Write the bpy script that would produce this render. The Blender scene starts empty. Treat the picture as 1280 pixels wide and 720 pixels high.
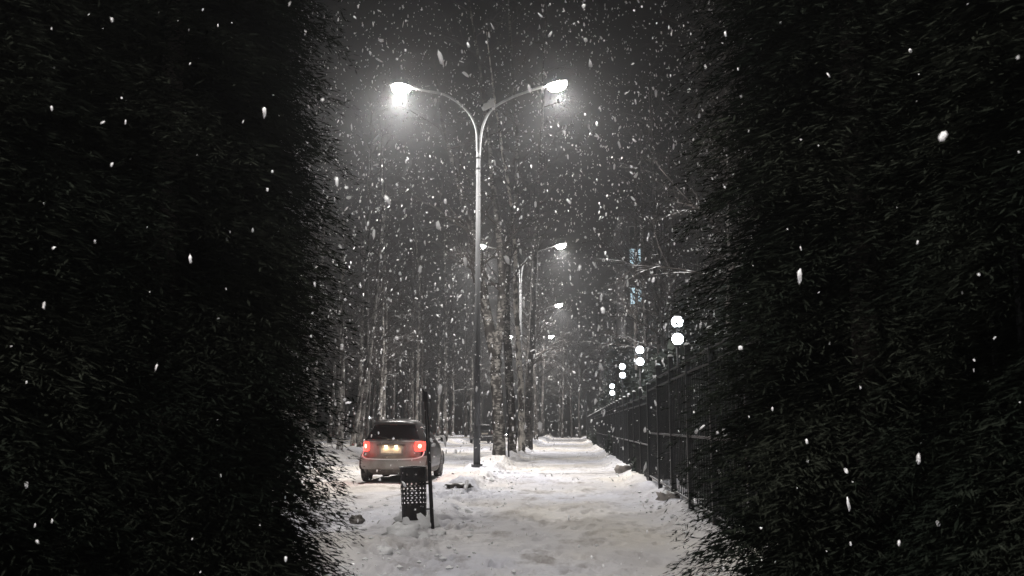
import bpy, math, random
import numpy as np
from mathutils import Vector, Matrix, Euler
random.seed(7)
rng = np.random.default_rng(11)
sc = bpy.context.scene
COL = sc.collection
R = math.radians

# ------------------------------------------------------------------ camera
F = 1200.0
EYE = Vector((0, 0, 1.4))
_n = math.sqrt(72**2 + 173**2 + F**2)
_rz = math.asin(72 / _n)
_p = math.acos(F / _n / math.cos(_rz))
cam = bpy.data.cameras.new('camera')
cam.sensor_width = 36
cam.lens = 36 * F / 1280
cam.clip_start = 0.05
cam.clip_end = 1500
cam.dof.use_dof = True
cam.dof.focus_distance = 26
cam.dof.aperture_fstop = 6.5
camo = bpy.data.objects.new('camera', cam)
COL.objects.link(camo)
camo.location = EYE
camo.rotation_euler = (R(90) + _p, 0, _rz)
sc.camera = camo
RM = camo.rotation_euler.to_matrix()

def ray(px, py):
    return RM @ Vector(((px - 640) / F, (360 - py) / F, -1))
def P(px, py, d):
    v = ray(px, py)
    return EYE + v * (d / v.y)
def G(px, py, z=0.0):
    v = ray(px, py)
    return EYE + v * ((z - EYE.z) / v.z)

# ------------------------------------------------------------------ mesh helper
class MB:
    def __init__(s):
        s.v = []; s.f = []
    def add(s, vs, fs):
        b = len(s.v)
        s.v += [tuple(v) for v in vs]
        s.f += [tuple(b + i for i in f) for f in fs]
        return s
    def box(s, c, size, rot=None):
        hx, hy, hz = size[0] / 2, size[1] / 2, size[2] / 2
        vs = [Vector((x * hx, y * hy, z * hz)) for x in (-1, 1) for y in (-1, 1) for z in (-1, 1)]
        if rot is not None:
            m = Euler(rot).to_matrix(); vs = [m @ v for v in vs]
        c = Vector(c)
        return s.add([v + c for v in vs], [(0,1,3,2),(4,6,7,5),(0,4,5,1),(2,3,7,6),(0,2,6,4),(1,5,7,3)])
    def bbox(s, c, size, rot=None, b=0.01):
        """box with chamfered edges (octagon section extruded along z, tapered ends)"""
        hx, hy, hz = size[0] / 2, size[1] / 2, size[2] / 2
        m = Euler(rot).to_matrix() if rot is not None else Matrix.Identity(3)
        c = Vector(c); vs = []
        def ring(x, y, z, bb):
            return [(x - bb, -y, z), (x, -y + bb, z), (x, y - bb, z), (x - bb, y, z), (-x + bb, y, z), (-x, y - bb, z), (-x, -y + bb, z), (-x + bb, -y, z)]
        for (x, y, z) in ((hx - b, hy - b, -hz), (hx, hy, -hz + b), (hx, hy, hz - b), (hx - b, hy - b, hz)):
            vs += ring(x, y, z, b)
        fs = [tuple(reversed(range(8))), tuple(range(24, 32))]
        for k in range(3):
            for i in range(8):
                j = (i + 1) % 8
                fs.append((k*8+i, k*8+j, k*8+8+j, k*8+8+i))
        return s.add([m @ Vector(v) + c for v in vs], fs)
    def tube(s, pts, rads, n=8, cap=True):
        pts = [Vector(p) for p in pts]
        if not hasattr(rads, '__len__'): rads = [rads] * len(pts)
        b = len(s.v); ref = None
        for i, p in enumerate(pts):
            a = pts[max(0, i - 1)]; c = pts[min(len(pts) - 1, i + 1)]
            t = (c - a).normalized() if (c - a).length > 1e-9 else Vector((0, 0, 1))
            if ref is None:
                ref = Vector((1, 0, 0)) if abs(t.x) < .8 else Vector((0, 1, 0))
            u = (ref - t * ref.dot(t)).normalized(); ref = u
            w = t.cross(u)
            for k in range(n):
                an = 2 * math.pi * k / n
                s.v.append(tuple(p + (u * math.cos(an) + w * math.sin(an)) * rads[i]))
        for i in range(len(pts) - 1):
            for k in range(n):
                k2 = (k + 1) % n
                s.f.append((b + i*n + k, b + i*n + k2, b + (i+1)*n + k2, b + (i+1)*n + k))
        if cap:
            s.f.append(tuple(b + k for k in reversed(range(n))))
            s.f.append(tuple(b + (len(pts)-1)*n + k for k in range(n)))
        return s
    def lathe(s, prof, n=24, c=(0, 0, 0), axis='z'):
        b = len(s.v)
        for (r, z) in prof:
            for k in range(n):
                a = 2 * math.pi * k / n
                x, y, zz = r * math.cos(a), r * math.sin(a), z
                if axis == 'x': x, y, zz = z, r * math.cos(a), r * math.sin(a)
                s.v.append((x + c[0], y + c[1], zz + c[2]))
        for i in range(len(prof) - 1):
            for k in range(n):
                k2 = (k + 1) % n
                s.f.append((b+i*n+k, b+i*n+k2, b+(i+1)*n+k2, b+(i+1)*n+k))
        return s
    def build(s, name, mat, parent=None, smooth=False):
        me = bpy.data.meshes.new(name)
        me.from_pydata(s.v, [], s.f); me.update()
        if smooth: me.polygons.foreach_set('use_smooth', [True] * len(me.polygons))
        return link(name, me, mat, parent)

def link(name, me, mat, parent=None):
    if mat is not None: me.materials.append(mat)
    o = bpy.data.objects.new(name, me); COL.objects.link(o)
    if parent is not None: o.parent = parent
    return o
def tag(o, label=None, cat=None, group=None, kind=None):
    if label: o['label'] = label
    if cat: o['category'] = cat
    if group: o['group'] = group
    if kind: o['kind'] = kind
    return o
def thing(name, label, cat, loc=(0, 0, 0), rz=0, group=None):
    o = bpy.data.objects.new(name, None); COL.objects.link(o)
    o.empty_display_size = .2
    o.location = loc; o.rotation_euler = (0, 0, rz)
    return tag(o, label, cat, group)
KIDS = {}
def copy_tree(o, parent=None):
    c = o.copy(); COL.objects.link(c); c.parent = parent
    for ch in list(o.children): copy_tree(ch, c)
    return c
def offset_all(mb, o):
    o = Vector(o); mb.v = [tuple(Vector(v) - o) for v in mb.v]; return mb

# ------------------------------------------------------------------ materials
def mat(name, col, rough=.7, metal=0, spec=.4, noise=None, bump=None, emit=None, estr=0, snow=None, trans=0):
    m = bpy.data.materials.new(name); m.use_nodes = True
    nt = m.node_tree; b = nt.nodes['Principled BSDF']
    b.inputs['Base Color'].default_value = (*col, 1)
    b.inputs['Roughness'].default_value = rough
    b.inputs['Metallic'].default_value = metal
    b.inputs['Specular IOR Level'].default_value = spec
    tc = nt.nodes.new('ShaderNodeTexCoord')
    src = None
    if noise:      # (scale, colour2, lo, hi, stretch)
        n = nt.nodes.new('ShaderNodeTexNoise'); n.inputs['Scale'].default_value = noise[0]
        n.inputs['Detail'].default_value = 6
        mp = nt.nodes.new('ShaderNodeMapping'); mp.inputs['Scale'].default_value = noise[4] if len(noise) > 4 else (1, 1, 1)
        nt.links.new(tc.outputs['Object'], mp.inputs[0]); nt.links.new(mp.outputs[0], n.inputs['Vector'])
        r = nt.nodes.new('ShaderNodeMapRange'); r.inputs[1].default_value = noise[2]; r.inputs[2].default_value = noise[3]
        nt.links.new(n.outputs['Fac'], r.inputs[0])
        mx = nt.nodes.new('ShaderNodeMix'); mx.data_type = 'RGBA'
        mx.inputs[6].default_value = (*col, 1); mx.inputs[7].default_value = (*noise[1], 1)
        nt.links.new(r.outputs[0], mx.inputs[0]); nt.links.new(mx.outputs[2], b.inputs['Base Color'])
        src = mx.outputs[2]
    if snow:       # fresh snow lying on the faces that look upwards
        g = nt.nodes.new('ShaderNodeNewGeometry'); sx = nt.nodes.new('ShaderNodeSeparateXYZ')
        nt.links.new(g.outputs['Normal'], sx.inputs[0])
        n2 = nt.nodes.new('ShaderNodeTexNoise'); n2.inputs['Scale'].default_value = snow[1]
        nt.links.new(tc.outputs['Object'], n2.inputs['Vector'])
        ad = nt.nodes.new('ShaderNodeMath'); ad.operation = 'ADD'
        mu = nt.nodes.new('ShaderNodeMath'); mu.operation = 'MULTIPLY_ADD'; mu.inputs[1].default_value = .8; mu.inputs[2].default_value = -.4
        nt.links.new(n2.outputs['Fac'], mu.inputs[0])
        nt.links.new(sx.outputs['Z'], ad.inputs[0]); nt.links.new(mu.outputs[0], ad.inputs[1])
        r2 = nt.nodes.new('ShaderNodeMapRange'); r2.inputs[1].default_value = snow[0]; r2.inputs[2].default_value = snow[0] + .12
        nt.links.new(ad.outputs[0], r2.inputs[0])
        m2 = nt.nodes.new('ShaderNodeMix'); m2.data_type = 'RGBA'
        m2.inputs[6].default_value = (*col, 1); m2.inputs[7].default_value = (.78, .79, .8, 1)
        if src: nt.links.new(src, m2.inputs[6])
        nt.links.new(r2.outputs[0], m2.inputs[0]); nt.links.new(m2.outputs[2], b.inputs['Base Color'])
    if bump:       # (scale, strength, distance)
        n3 = nt.nodes.new('ShaderNodeTexNoise'); n3.inputs['Scale'].default_value = bump[0]; n3.inputs['Detail'].default_value = 8
        nt.links.new(tc.outputs['Object'], n3.inputs['Vector'])
        bp = nt.nodes.new('ShaderNodeBump'); bp.inputs['Strength'].default_value = bump[1]; bp.inputs['Distance'].default_value = bump[2]
        nt.links.new(n3.outputs['Fac'], bp.inputs['Height']); nt.links.new(bp.outputs[0], b.inputs['Normal'])
    if emit:
        b.inputs['Emission Color'].default_value = (*emit, 1); b.inputs['Emission Strength'].default_value = estr
    return m

def birch_mat(name, white, dark, amount):
    m = bpy.data.materials.new(name); m.use_nodes = True
    nt = m.node_tree; b = nt.nodes['Principled BSDF']; b.inputs['Roughness'].default_value = .85
    tc = nt.nodes.new('ShaderNodeTexCoord')
    def noise(scale, st, det=6):
        mp = nt.nodes.new('ShaderNodeMapping'); mp.inputs['Scale'].default_value = st
        n = nt.nodes.new('ShaderNodeTexNoise'); n.inputs['Scale'].default_value = scale; n.inputs['Detail'].default_value = det
        nt.links.new(tc.outputs['Object'], mp.inputs[0]); nt.links.new(mp.outputs[0], n.inputs['Vector']); return n
    def rng_(src, a, c):
        r = nt.nodes.new('ShaderNodeMapRange'); r.inputs[1].default_value = a; r.inputs[2].default_value = c
        nt.links.new(src, r.inputs[0]); return r.outputs[0]
    lines = rng_(noise(6, (1, 1, 2.6)).outputs['Fac'], amount, amount + .06)
    patch = rng_(noise(4.2, (1, 1, .55)).outputs['Fac'], .46, .56)
    mx = nt.nodes.new('ShaderNodeMath'); mx.operation = 'MAXIMUM'
    nt.links.new(lines, mx.inputs[0]); nt.links.new(patch, mx.inputs[1])
    cm = nt.nodes.new('ShaderNodeMix'); cm.data_type = 'RGBA'
    cm.inputs[6].default_value = (*white, 1); cm.inputs[7].default_value = (*dark, 1)
    nt.links.new(mx.outputs[0], cm.inputs[0]); nt.links.new(cm.outputs[2], b.inputs['Base Color'])
    bp = nt.nodes.new('ShaderNodeBump'); bp.inputs['Strength'].default_value = .6; bp.inputs['Distance'].default_value = .03
    n3 = noise(9, (1, 1, .5)); nt.links.new(n3.outputs['Fac'], bp.inputs['Height']); nt.links.new(bp.outputs[0], b.inputs['Normal'])
    return m

def snow_mat():
    m = bpy.data.materials.new('trodden_snow'); m.use_nodes = True
    nt = m.node_tree; b = nt.nodes['Principled BSDF']; b.inputs['Roughness'].default_value = .75
    b.inputs['Specular IOR Level'].default_value = .25
    tc = nt.nodes.new('ShaderNodeTexCoord')
    def noise(scale, st=(1, 1, 1), det=6, rough=.55):
        mp = nt.nodes.new('ShaderNodeMapping'); mp.inputs['Scale'].default_value = st
        n = nt.nodes.new('ShaderNodeTexNoise'); n.inputs['Scale'].default_value = scale; n.inputs['Detail'].default_value = det
        n.inputs['Roughness'].default_value = rough
        nt.links.new(tc.outputs['Object'], mp.inputs[0]); nt.links.new(mp.outputs[0], n.inputs['Vector']); return n.outputs['Fac']
    def mr(src, a, c, o0=0, o1=1):
        r = nt.nodes.new('ShaderNodeMapRange'); r.inputs[1].default_value = a; r.inputs[2].default_value = c
        r.inputs[3].default_value = o0; r.inputs[4].default_value = o1
        nt.links.new(src, r.inputs[0]); return r.outputs[0]
    def mul(a, c):
        x = nt.nodes.new('ShaderNodeMath'); x.operation = 'MULTIPLY'; nt.links.new(a, x.inputs[0]); nt.links.new(c, x.inputs[1]); return x.outputs[0]
    def mix(f, c1, c2):
        x = nt.nodes.new('ShaderNodeMix'); x.data_type = 'RGBA'; nt.links.new(f, x.inputs[0])
        for k, c in ((6, c1), (7, c2)):
            if isinstance(c, tuple): x.inputs[k].default_value = (*c, 1)
            else: nt.links.new(c, x.inputs[k])
        return x.outputs[2]
    at = nt.nodes.new('ShaderNodeAttribute'); at.attribute_name = 'packed'
    packed = at.outputs['Fac']
    big = mr(noise(.45, (1, .6, 1)), .42, .62)
    fine = mr(noise(5, (1, .5, 1), 8, .65), .40, .66)
    dirt = mr(noise(1.6, (1, .4, 1), 8, .7), .52, .66)
    c = mix(fine, (.80, .80, .81), (.66, .66, .68))
    c = mix(mul(packed, big), c, (.58, .575, .59))
    c = mix(mul(packed, dirt), c, (.36, .34, .33))
    grit = mr(noise(14, (1, .6, 1), 5, .7), .64, .69)
    c = mix(mul(grit, mr(noise(.8), .5, .6)), c, (.13, .115, .10))
    tint = mr(noise(.22, (1, .5, 1), 3), .42, .6)
    tn = mix(tint, (.93, .94, 1.0), (1.0, .955, .87))
    mm = nt.nodes.new('ShaderNodeMix'); mm.data_type = 'RGBA'; mm.blend_type = 'MULTIPLY'; mm.inputs[0].default_value = 1
    nt.links.new(c, mm.inputs[6]); nt.links.new(tn, mm.inputs[7]); c = mm.outputs[2]
    nt.links.new(c, b.inputs['Base Color'])
    bp = nt.nodes.new('ShaderNodeBump'); bp.inputs['Strength'].default_value = .7; bp.inputs['Distance'].default_value = .03
    nt.links.new(noise(7, (1, 1, 1), 10, .7), bp.inputs['Height']); nt.links.new(bp.outputs[0], b.inputs['Normal'])
    return m

M = {
 'snow': snow_mat(),
 'snow_pure': mat('fresh_snow', (.80, .81, .82), .7, bump=(9, .5, .03)),
 'pole': mat('galvanised_steel', (.07, .073, .076), .7, .0, noise=(6, (.048, .05, .054), .45, .6, (1, 1, .3))),
 'arm': mat('snow_dusted_steel', (.42, .43, .44), .6, .0, noise=(6, (.30, .31, .32), .45, .6), snow=(.85, 3)),  # steel lightened to replace lamp light the arms miss; snow on upward faces
 'black': mat('black_metal', (.018, .018, .02), .5, .2, noise=(12, (.035, .032, .03), .5, .6)),
 'fence': mat('black_fence_paint', (.02, .021, .023), .4, .3, snow=(.8, 5)),
 'lamp_lens': mat('lamp_lens', (.9, .9, .9), .3, emit=(1, .94, .87), estr=120),
 'globe': mat('frosted_globe', (.9, .9, .9), .3, emit=(.86, .94, 1), estr=14),
 'amber': mat('amber_lens', (.9, .9, .9), .3, emit=(1, .80, .5), estr=4),
 'bark_dark': mat('dark_bark', (.045, .038, .033), .9, noise=(3, (.10, .09, .082), .5, .62, (1, 1, .25)), bump=(14, .9, .04)),
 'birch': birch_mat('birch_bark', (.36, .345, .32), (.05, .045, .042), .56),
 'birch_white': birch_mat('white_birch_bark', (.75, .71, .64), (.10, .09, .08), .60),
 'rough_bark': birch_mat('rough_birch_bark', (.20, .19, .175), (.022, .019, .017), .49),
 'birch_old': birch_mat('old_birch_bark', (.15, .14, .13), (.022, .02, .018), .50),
 'twig': mat('bare_twigs', (.05, .042, .038), .9, snow=(.8, 3)),
 'needle': mat('dark_needles', (.006, .008, .006), 1, spec=.0, noise=(1.2, (.014, .016, .012), .4, .6)),
 'needle_snow': mat('snowy_needles', (.028, .038, .034), .8, spec=.2, noise=(2, (.05, .06, .05), .4, .6), snow=(1.0, 2.2)),
 'concrete': mat('concrete', (.26, .24, .22), .9, noise=(6, (.16, .15, .14), .45, .6), bump=(10, .6, .02), snow=(.75, 4)),
 'debris': mat('dirty_ice', (.05, .045, .04), .6, noise=(8, (.16, .15, .14), .5, .65), bump=(15, .8, .02), snow=(.95, 6)),
 'facade': mat('dark_plaster', (.10, .10, .105), .9, noise=(.8, (.07, .07, .072), .4, .6)),
 'winframe': mat('window_frame', (.35, .35, .35), .6),
 'winlit': mat('lit_window', (.5, .55, .6), .4, emit=(.62, .86, 1), estr=1.1),
 'windark': mat('dark_window', (.02, .022, .025), .15, spec=.5),
 'roof': mat('roof_sheet', (.07, .07, .075), .6, snow=(.6, .8)),
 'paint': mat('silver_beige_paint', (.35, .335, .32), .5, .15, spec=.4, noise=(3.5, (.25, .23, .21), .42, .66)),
 'paint_dark': mat('dark_paint', (.022, .022, .023), .35, .1, spec=.5, noise=(3.5, (.045, .042, .04), .42, .66)),  # dark tone puts the shade on the car's sides into the paint
 'lower': mat('road_film_plastic', (.10, .092, .085), .7, noise=(7, (.17, .155, .14), .42, .6)),
 'trim': mat('black_trim', (.02, .02, .02), .6),
 'glass': mat('tinted_glass', (.012, .013, .015), .12, spec=.6),
 'tail': mat('lit_tail_lamp', (.4, .02, .02), .3, emit=(1, .035, .025), estr=6),
 'tailcore': mat('tail_lamp_bulb', (.6, .1, .05), .3, emit=(1, .33, .2), estr=9),
 'tail_off': mat('unlit_tail_lamp', (.12, .01, .01), .3),
 'plate': mat('number_plate', (.75, .68, .58), .5, noise=(20, (.62, .56, .48), .45, .6)),
 'rubber': mat('tyre_rubber', (.025, .024, .024), .9, noise=(8, (.16, .15, .15), .52, .66)),
 'rim': mat('dirty_alloy', (.20, .195, .19), .5, .5),
}
for k in ('tailcore', 'amber'):
    M[k].cycles.emission_sampling = 'NONE'

# ------------------------------------------------------------------ noise
def vnoise(x, y, seed):
    xi = np.floor(x).astype(np.int64); yi = np.floor(y).astype(np.int64)
    xf = x - xi; yf = y - yi
    u = xf * xf * (3 - 2 * xf); v = yf * yf * (3 - 2 * yf)
    def h(a, b):
        n = (a * 374761393 + b * 668265263 + seed * 974711) & 0x7fffffff
        n = ((n ^ (n >> 13)) * 1274126177) & 0x7fffffff
        n = (n ^ (n >> 16)) & 0xffff
        return n / 65535.0
    return (h(xi, yi) * (1 - u) + h(xi + 1, yi) * u) * (1 - v) + (h(xi, yi + 1) * (1 - u) + h(xi + 1, yi + 1) * u) * v
def fbm(x, y, seed, o=4, gain=.5):
    s = 0; a = 1; t = 0
    for k in range(o):
        s = s + a * vnoise(x * 2**k + 17.3 * k, y * 2**k - 9.1 * k, seed + k); t += a; a *= gain
    return s / t
def sstep(x, a, b):
    t = np.clip((x - a) / (b - a), 0, 1); return t * t * (3 - 2 * t)

_pr = random.Random(12); PR = []
for _ in range(520):
    yy_ = 9 + 26 * _pr.random() ** 1.3; e_ = _pr.random()
    xx_ = _pr.gauss(-.1, .75) if e_ < .6 else _pr.gauss(-2.0, .45)
    PR.append((xx_, yy_, _pr.gauss(0, .3), _pr.uniform(.018, .042) if e_ < .6 else _pr.uniform(.04, .10)))
def prints(X, Y, Z):
    for (a, b, t, dp) in PR:
        j0, j1 = np.searchsorted(Y[:, 0], (b - .35, b + .35)); i0, i1 = np.searchsorted(X[0], (a - .35, a + .35))
        if j1 <= j0 or i1 <= i0: continue
        dx = X[j0:j1, i0:i1] - a; dy = Y[j0:j1, i0:i1] - b
        u = dx * math.cos(t) + dy * math.sin(t); v = -dx * math.sin(t) + dy * math.cos(t)
        q = (u / .065) ** 2 + (v / .15) ** 2
        Z[j0:j1, i0:i1] += -dp * np.exp(-q ** 2 * .5) + dp * .4 * np.exp(-(np.sqrt(q) - 1.6) ** 2 * 5)
def terrain(x, y):
    """height of the snow at x (right), y (along the path), and how packed/trodden it is"""
    x = np.asarray(x, float); y = np.asarray(y, float)
    wob = (fbm(y * .25, x * 0, 5, 3) - .5) * .55
    bl = -1.72 + wob - np.clip((y - 12) * .02, 0, .35)   # path's left edge
    br = 1.32 + (fbm(y * .3, x * 0 + 3, 9, 3) - .5) * .5
    berm = sstep(x, -3.55, -3.0) * (1 - sstep(x, bl - .35, bl + .1))
    lump = fbm(x * 2.2, y * 1.5, 21, 5, .6)
    lump2 = np.clip(fbm(x * 1.1, y * .7, 33, 4) - .42, 0, 1)
    nearf = .5 + .5 * sstep(y, 14, 22)
    z = berm * (.02 + .14 * lump + .75 * lump2) * nearf
    left = 1 - sstep(x, -10.2, -9.2)
    z = z + left * (.12 + .3 * fbm(x * .6, y * .4, 41, 5))
    rd = sstep(x, br - .1, br + .45)
    z = z + rd * (.05 + .22 * fbm(x * 1.7, y * 1.3, 51, 4))
    yard = sstep(x, 2.0, 2.8); z = z + yard * .2
    path = (1 - berm) * (1 - left) * (1 - rd)
    z = z + path * .022 * (fbm(x * 2.6, y * 1.6, 61, 5, .65) - .5)
    z = z + path * .008 * np.sin(x * 5 + 2 * wob)
    for tr_ in (-5.3, -3.75, -7.9, -6.4):
        z = z - .035 * np.exp(-((x - tr_ - .25 * (fbm(y * .12, x * 0 + 2, 93, 2) - .5)) / .13) ** 2) * (.5 + fbm(x * 2, y * 1.1, 95, 3))
    # ploughed ridge where the path crosses older snow
    z = z + .05 * np.exp(-((y - 17.0 - .3 * x) / .7) ** 2) * path * fbm(x * 2, y, 71, 3)
    # footprints on the berm and the path's edge
    fp = vnoise(x * 3.3, y * 2.2, 81)
    z = z - .06 * np.clip(fp - .72, 0, 1) / .28 * (berm * .9 + path * .15)
    far = sstep(y, 150, 260); z = z * (1 - far)
    return z, np.clip(path * 1.0 + berm * .25, 0, 1)
def tz(x, y): return float(terrain(np.array([x]), np.array([y]))[0][0])

def grid_mesh(name, xs, ys):
    X, Y = np.meshgrid(xs, ys)
    Z, K = terrain(X, Y)
    prints(X, Y, Z)
    nx, ny = len(xs), len(ys)
    co = np.stack([X, Y, Z], -1).reshape(-1, 3).astype(np.float32)
    i = np.arange(nx * ny).reshape(ny, nx)
    q = np.stack([i[:-1, :-1], i[:-1, 1:], i[1:, 1:], i[1:, :-1]], -1).reshape(-1, 4)
    me = bpy.data.meshes.new(name)
    me.vertices.add(len(co)); me.vertices.foreach_set('co', co.ravel())
    me.loops.add(q.size); me.loops.foreach_set('vertex_index', q.ravel().astype(np.int32))
    me.polygons.add(len(q)); me.polygons.foreach_set('loop_start', np.arange(0, q.size, 4, dtype=np.int32))
    me.polygons.foreach_set('use_smooth', np.ones(len(q), bool))
    me.update(calc_edges=True)
    a = me.attributes.new('packed', 'FLOAT', 'POINT'); a.data.foreach_set('value', K.ravel().astype(np.float32))
    return me
ys = [-10.0, -6, -3, 0]
yy = 2.0
while yy < 330: ys.append(yy); yy += max(.045, yy * .0046)
xs = list(np.concatenate([-np.geomspace(200, 11, 40), np.arange(-10.6, -3.6, .08), np.arange(-3.55, 2.2, .035), np.arange(2.25, 3.0, .08), np.geomspace(3.05, 200, 40)]))
me = grid_mesh('snowy_ground', np.array(xs), np.array(ys))
ground = link('snowy_ground', me, M['snow'])
tag(ground, 'snow covered ground with trodden footpath, ploughed bank and road', 'ground', kind='structure')
ground['category'] = 'ground'

# ------------------------------------------------------------------ trees
def grow(mb, p, d, L, r, lvl, rnd, sides=4, droop=.0):
    n = 4 if lvl < 2 else 3
    pts = [p]; rr = [r]; dd = d.normalized()
    for i in range(n):
        dd = (dd + Vector((rnd.uniform(-1, 1), rnd.uniform(-1, 1), rnd.uniform(-1, 1) - droop)) * .22).normalized()
        pts.append(pts[-1] + dd * L / n); rr.append(r * (1 - .8 * (i + 1) / n))
    mb.tube(pts, rr, sides if lvl < 2 else 3, cap=False)
    if lvl >= 3: return
    k = (0, 7, 6, 0)[lvl] if lvl < 3 else 0
    if lvl == 2: k = 5
    for _ in range(k):
        t = rnd.uniform(.2, 1) * n; i = min(n - 1, int(t)); q = pts[i].lerp(pts[i + 1], t - i)
        a = (pts[i + 1] - pts[i]).normalized()
        s = Vector((rnd.uniform(-1, 1), rnd.uniform(-1, 1), rnd.uniform(-.6, .8))).normalized()
        grow(mb, q, a + s * .95, L * rnd.uniform(.38, .6), max(rr[i] * .5, .0045), lvl + 1, rnd, 3, droop + .25)

def bare_tree(name, label, loc, trunks, crownmat, trunkmat, seed, nb=24, z0=.28, blen=3.2, group=None, cat='tree', tagk=True):
    """trunks: list of (points, radii) in world space."""
    rnd = random.Random(seed)
    root = thing(name, label, cat, loc, group=group)
    o = Vector(loc)
    tm = MB(); cm = MB()
    for ti, (pts, rads) in enumerate(trunks):
        # refine the line so the trunk reads as grown wood
        pp = []; rr = []
        for i in range(len(pts) - 1):
            for k in range(4):
                t = k / 4; q = Vector(pts[i]).lerp(Vector(pts[i + 1]), t)
                j = rads[i] * .18
                pp.append(q + (Vector((rnd.uniform(-j, j), rnd.uniform(-j, j), 0)) if pp else Vector()))
                rr.append((rads[i] * (1 - t) + rads[i + 1] * t) * rnd.uniform(.93, 1.07))
        pp.append(Vector(pts[-1])); rr.append(rads[-1])
        tm.tube([q - o for q in pp], rr, 12)
        nn = int(nb / len(trunks))
        for b in range(nn):
            f = z0 + (1 - z0) * (b + rnd.random()) / nn if ti == 0 else rnd.uniform(.15, 1)
            i = min(len(pp) - 2, int(f * (len(pp) - 1)))
            q = pp[i].lerp(pp[i + 1], rnd.random())
            an = rnd.uniform(0, 2 * math.pi)
            d = Vector((math.cos(an), math.sin(an), rnd.uniform(.35, 1.1)))
            grow(cm, q - o, d, blen * rnd.uniform(.6, 1.15) * (1.15 - .6 * f), max(.012, min(rr[i] * .45, .06)), 1, rnd, 5)
    tm.build('trunk', trunkmat, root, True)
    cm.build('crown', crownmat, root)
    return root

def straight(h, r, lean, rnd, x=0, y=0):
    pts = []; rads = []; n = 7; px = py = 0
    for i in range(n):
        t = i / (n - 1)
        px += rnd.uniform(-.12, .12); py += rnd.uniform(-.12, .12)
        pts.append(Vector((x + lean[0] * t * h + px * (t > 0), y + lean[1] * t * h + py * (t > 0), -.15 + t * h)))
        rads.append(r * (1 - t) ** .8 + .015 + (.12 * r if i == 0 else 0))
    return pts, rads

protos = []
for k in range(6):
    rnd = random.Random(100 + k)
    h = rnd.uniform(15, 20)
    t = bare_tree('birch_tree' if k % 2 == 0 else 'bare_tree', 'x', (0, 0, 0),
                  [straight(h, rnd.uniform(.13, .2), (rnd.uniform(-.05, .05), rnd.uniform(-.03, .03)), rnd)],
                  M['twig'], M['birch'] if k % 2 == 0 else M['birch_old'], 300 + k, nb=36, z0=.28, blen=3.4)
    protos.append([t, False])

def plant(k, x, y, rz, s, label, group, cat='tree'):
    pr = protos[k]
    if not pr[1]: o = pr[0]; pr[1] = True
    else: o = copy_tree(pr[0])
    o.location = (x, y, tz(x, y) - .05); o.rotation_euler = (0, 0, rz); o.scale = (s, s, s)
    o['label'] = label; o['category'] = cat
    if group: o['group'] = group
    elif 'group' in o: del o['group']
    return o

# forest left of the road, beyond the path's end and in the yard
fr = random.Random(5)
LW = 'bare tree in the hazy woods across the road'
placed = []
def ok(x, y, m):
    for a, b in placed:
        if (a - x) ** 2 + (b - y) ** 2 < m * m: return False
    placed.append((x, y)); return True
cnt = 0
for _ in range(900):
    if cnt >= 50: break
    y = fr.uniform(34, 135); x = -11.2 - fr.random() ** 1.3 * (8 + y * .16)
    if (x / y) < -.30: continue
    if ok(x, y, 2.2):
        k = fr.randrange(6)
        plant(k, x, y, fr.uniform(0, 6.3), fr.uniform(.8, 1.15), 'pale birch in the hazy woods across the road' if k % 2 == 0 else LW, 'trees in the woods across the road'); cnt += 1
cnt = 0
for _ in range(900):
    if cnt >= 30: break
    y = fr.uniform(128, 190); x = fr.uniform(-40, 14)
    if ok(x, y, 2.4):
        plant(fr.randrange(6), x, y, fr.uniform(0, 6.3), fr.uniform(.85, 1.2), 'bare tree in the distant woods closing off the far end of the path', 'trees at the far end of the path'); cnt += 1
plant(3, 4.25, 62, 1, 1.0, 'bare tree whose twigs cross the two lit windows', None)
placed.append((4.25, 62))
cnt = 0
for _ in range(900):
    if cnt >= 30: break
    y = fr.uniform(26, 125); x = fr.uniform(4.2, 17)
    if x > y * .17 + 2: continue
    if 74 < y < 100 and x > 3.5: continue
    if ok(x, y, 2.4):
        plant(fr.choice((1, 3, 5, 1, 3, 5, 0)), x, y, fr.uniform(0, 6.3), fr.uniform(.8, 1.15), 'bare tree standing in the dark yard behind the fence', 'trees behind the fence'); cnt += 1
# leaning pale birches at the left edge of the view
for (a, b, d, lab) in (((449, 548), (466, 415), 52, 'pale slender birch leaning right at the left edge of the woods, behind the car'),
                       ((440, 548), (462, 440), 56, 'second pale leaning birch close behind the leftmost birch trunk'),
                       ((478, 543), (482, 455), 66, 'thin straight pale birch above the left half of the car roof'),
                       ((519, 541), (523, 450), 70, 'pale birch trunk rising just right of the car roof'),):
    A = P(a[0], a[1], d); B = P(b[0], b[1], d)
    A.z = tz(A.x, A.y) - .1
    v = (B - A); L = v.length
    pts = [A + v * t for t in (0, .5, 1)] + [A + v * 2 + Vector((-.15, 0, 0)), A + v * 2.7 + Vector((-.8, 0, .6))]
    bare_tree('birch_tree', lab, A, [(pts, [.15, .12, .10, .07, .02])], M['twig'], M['birch'], int(a[0]), nb=16, z0=.45, blen=2.6)
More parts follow.
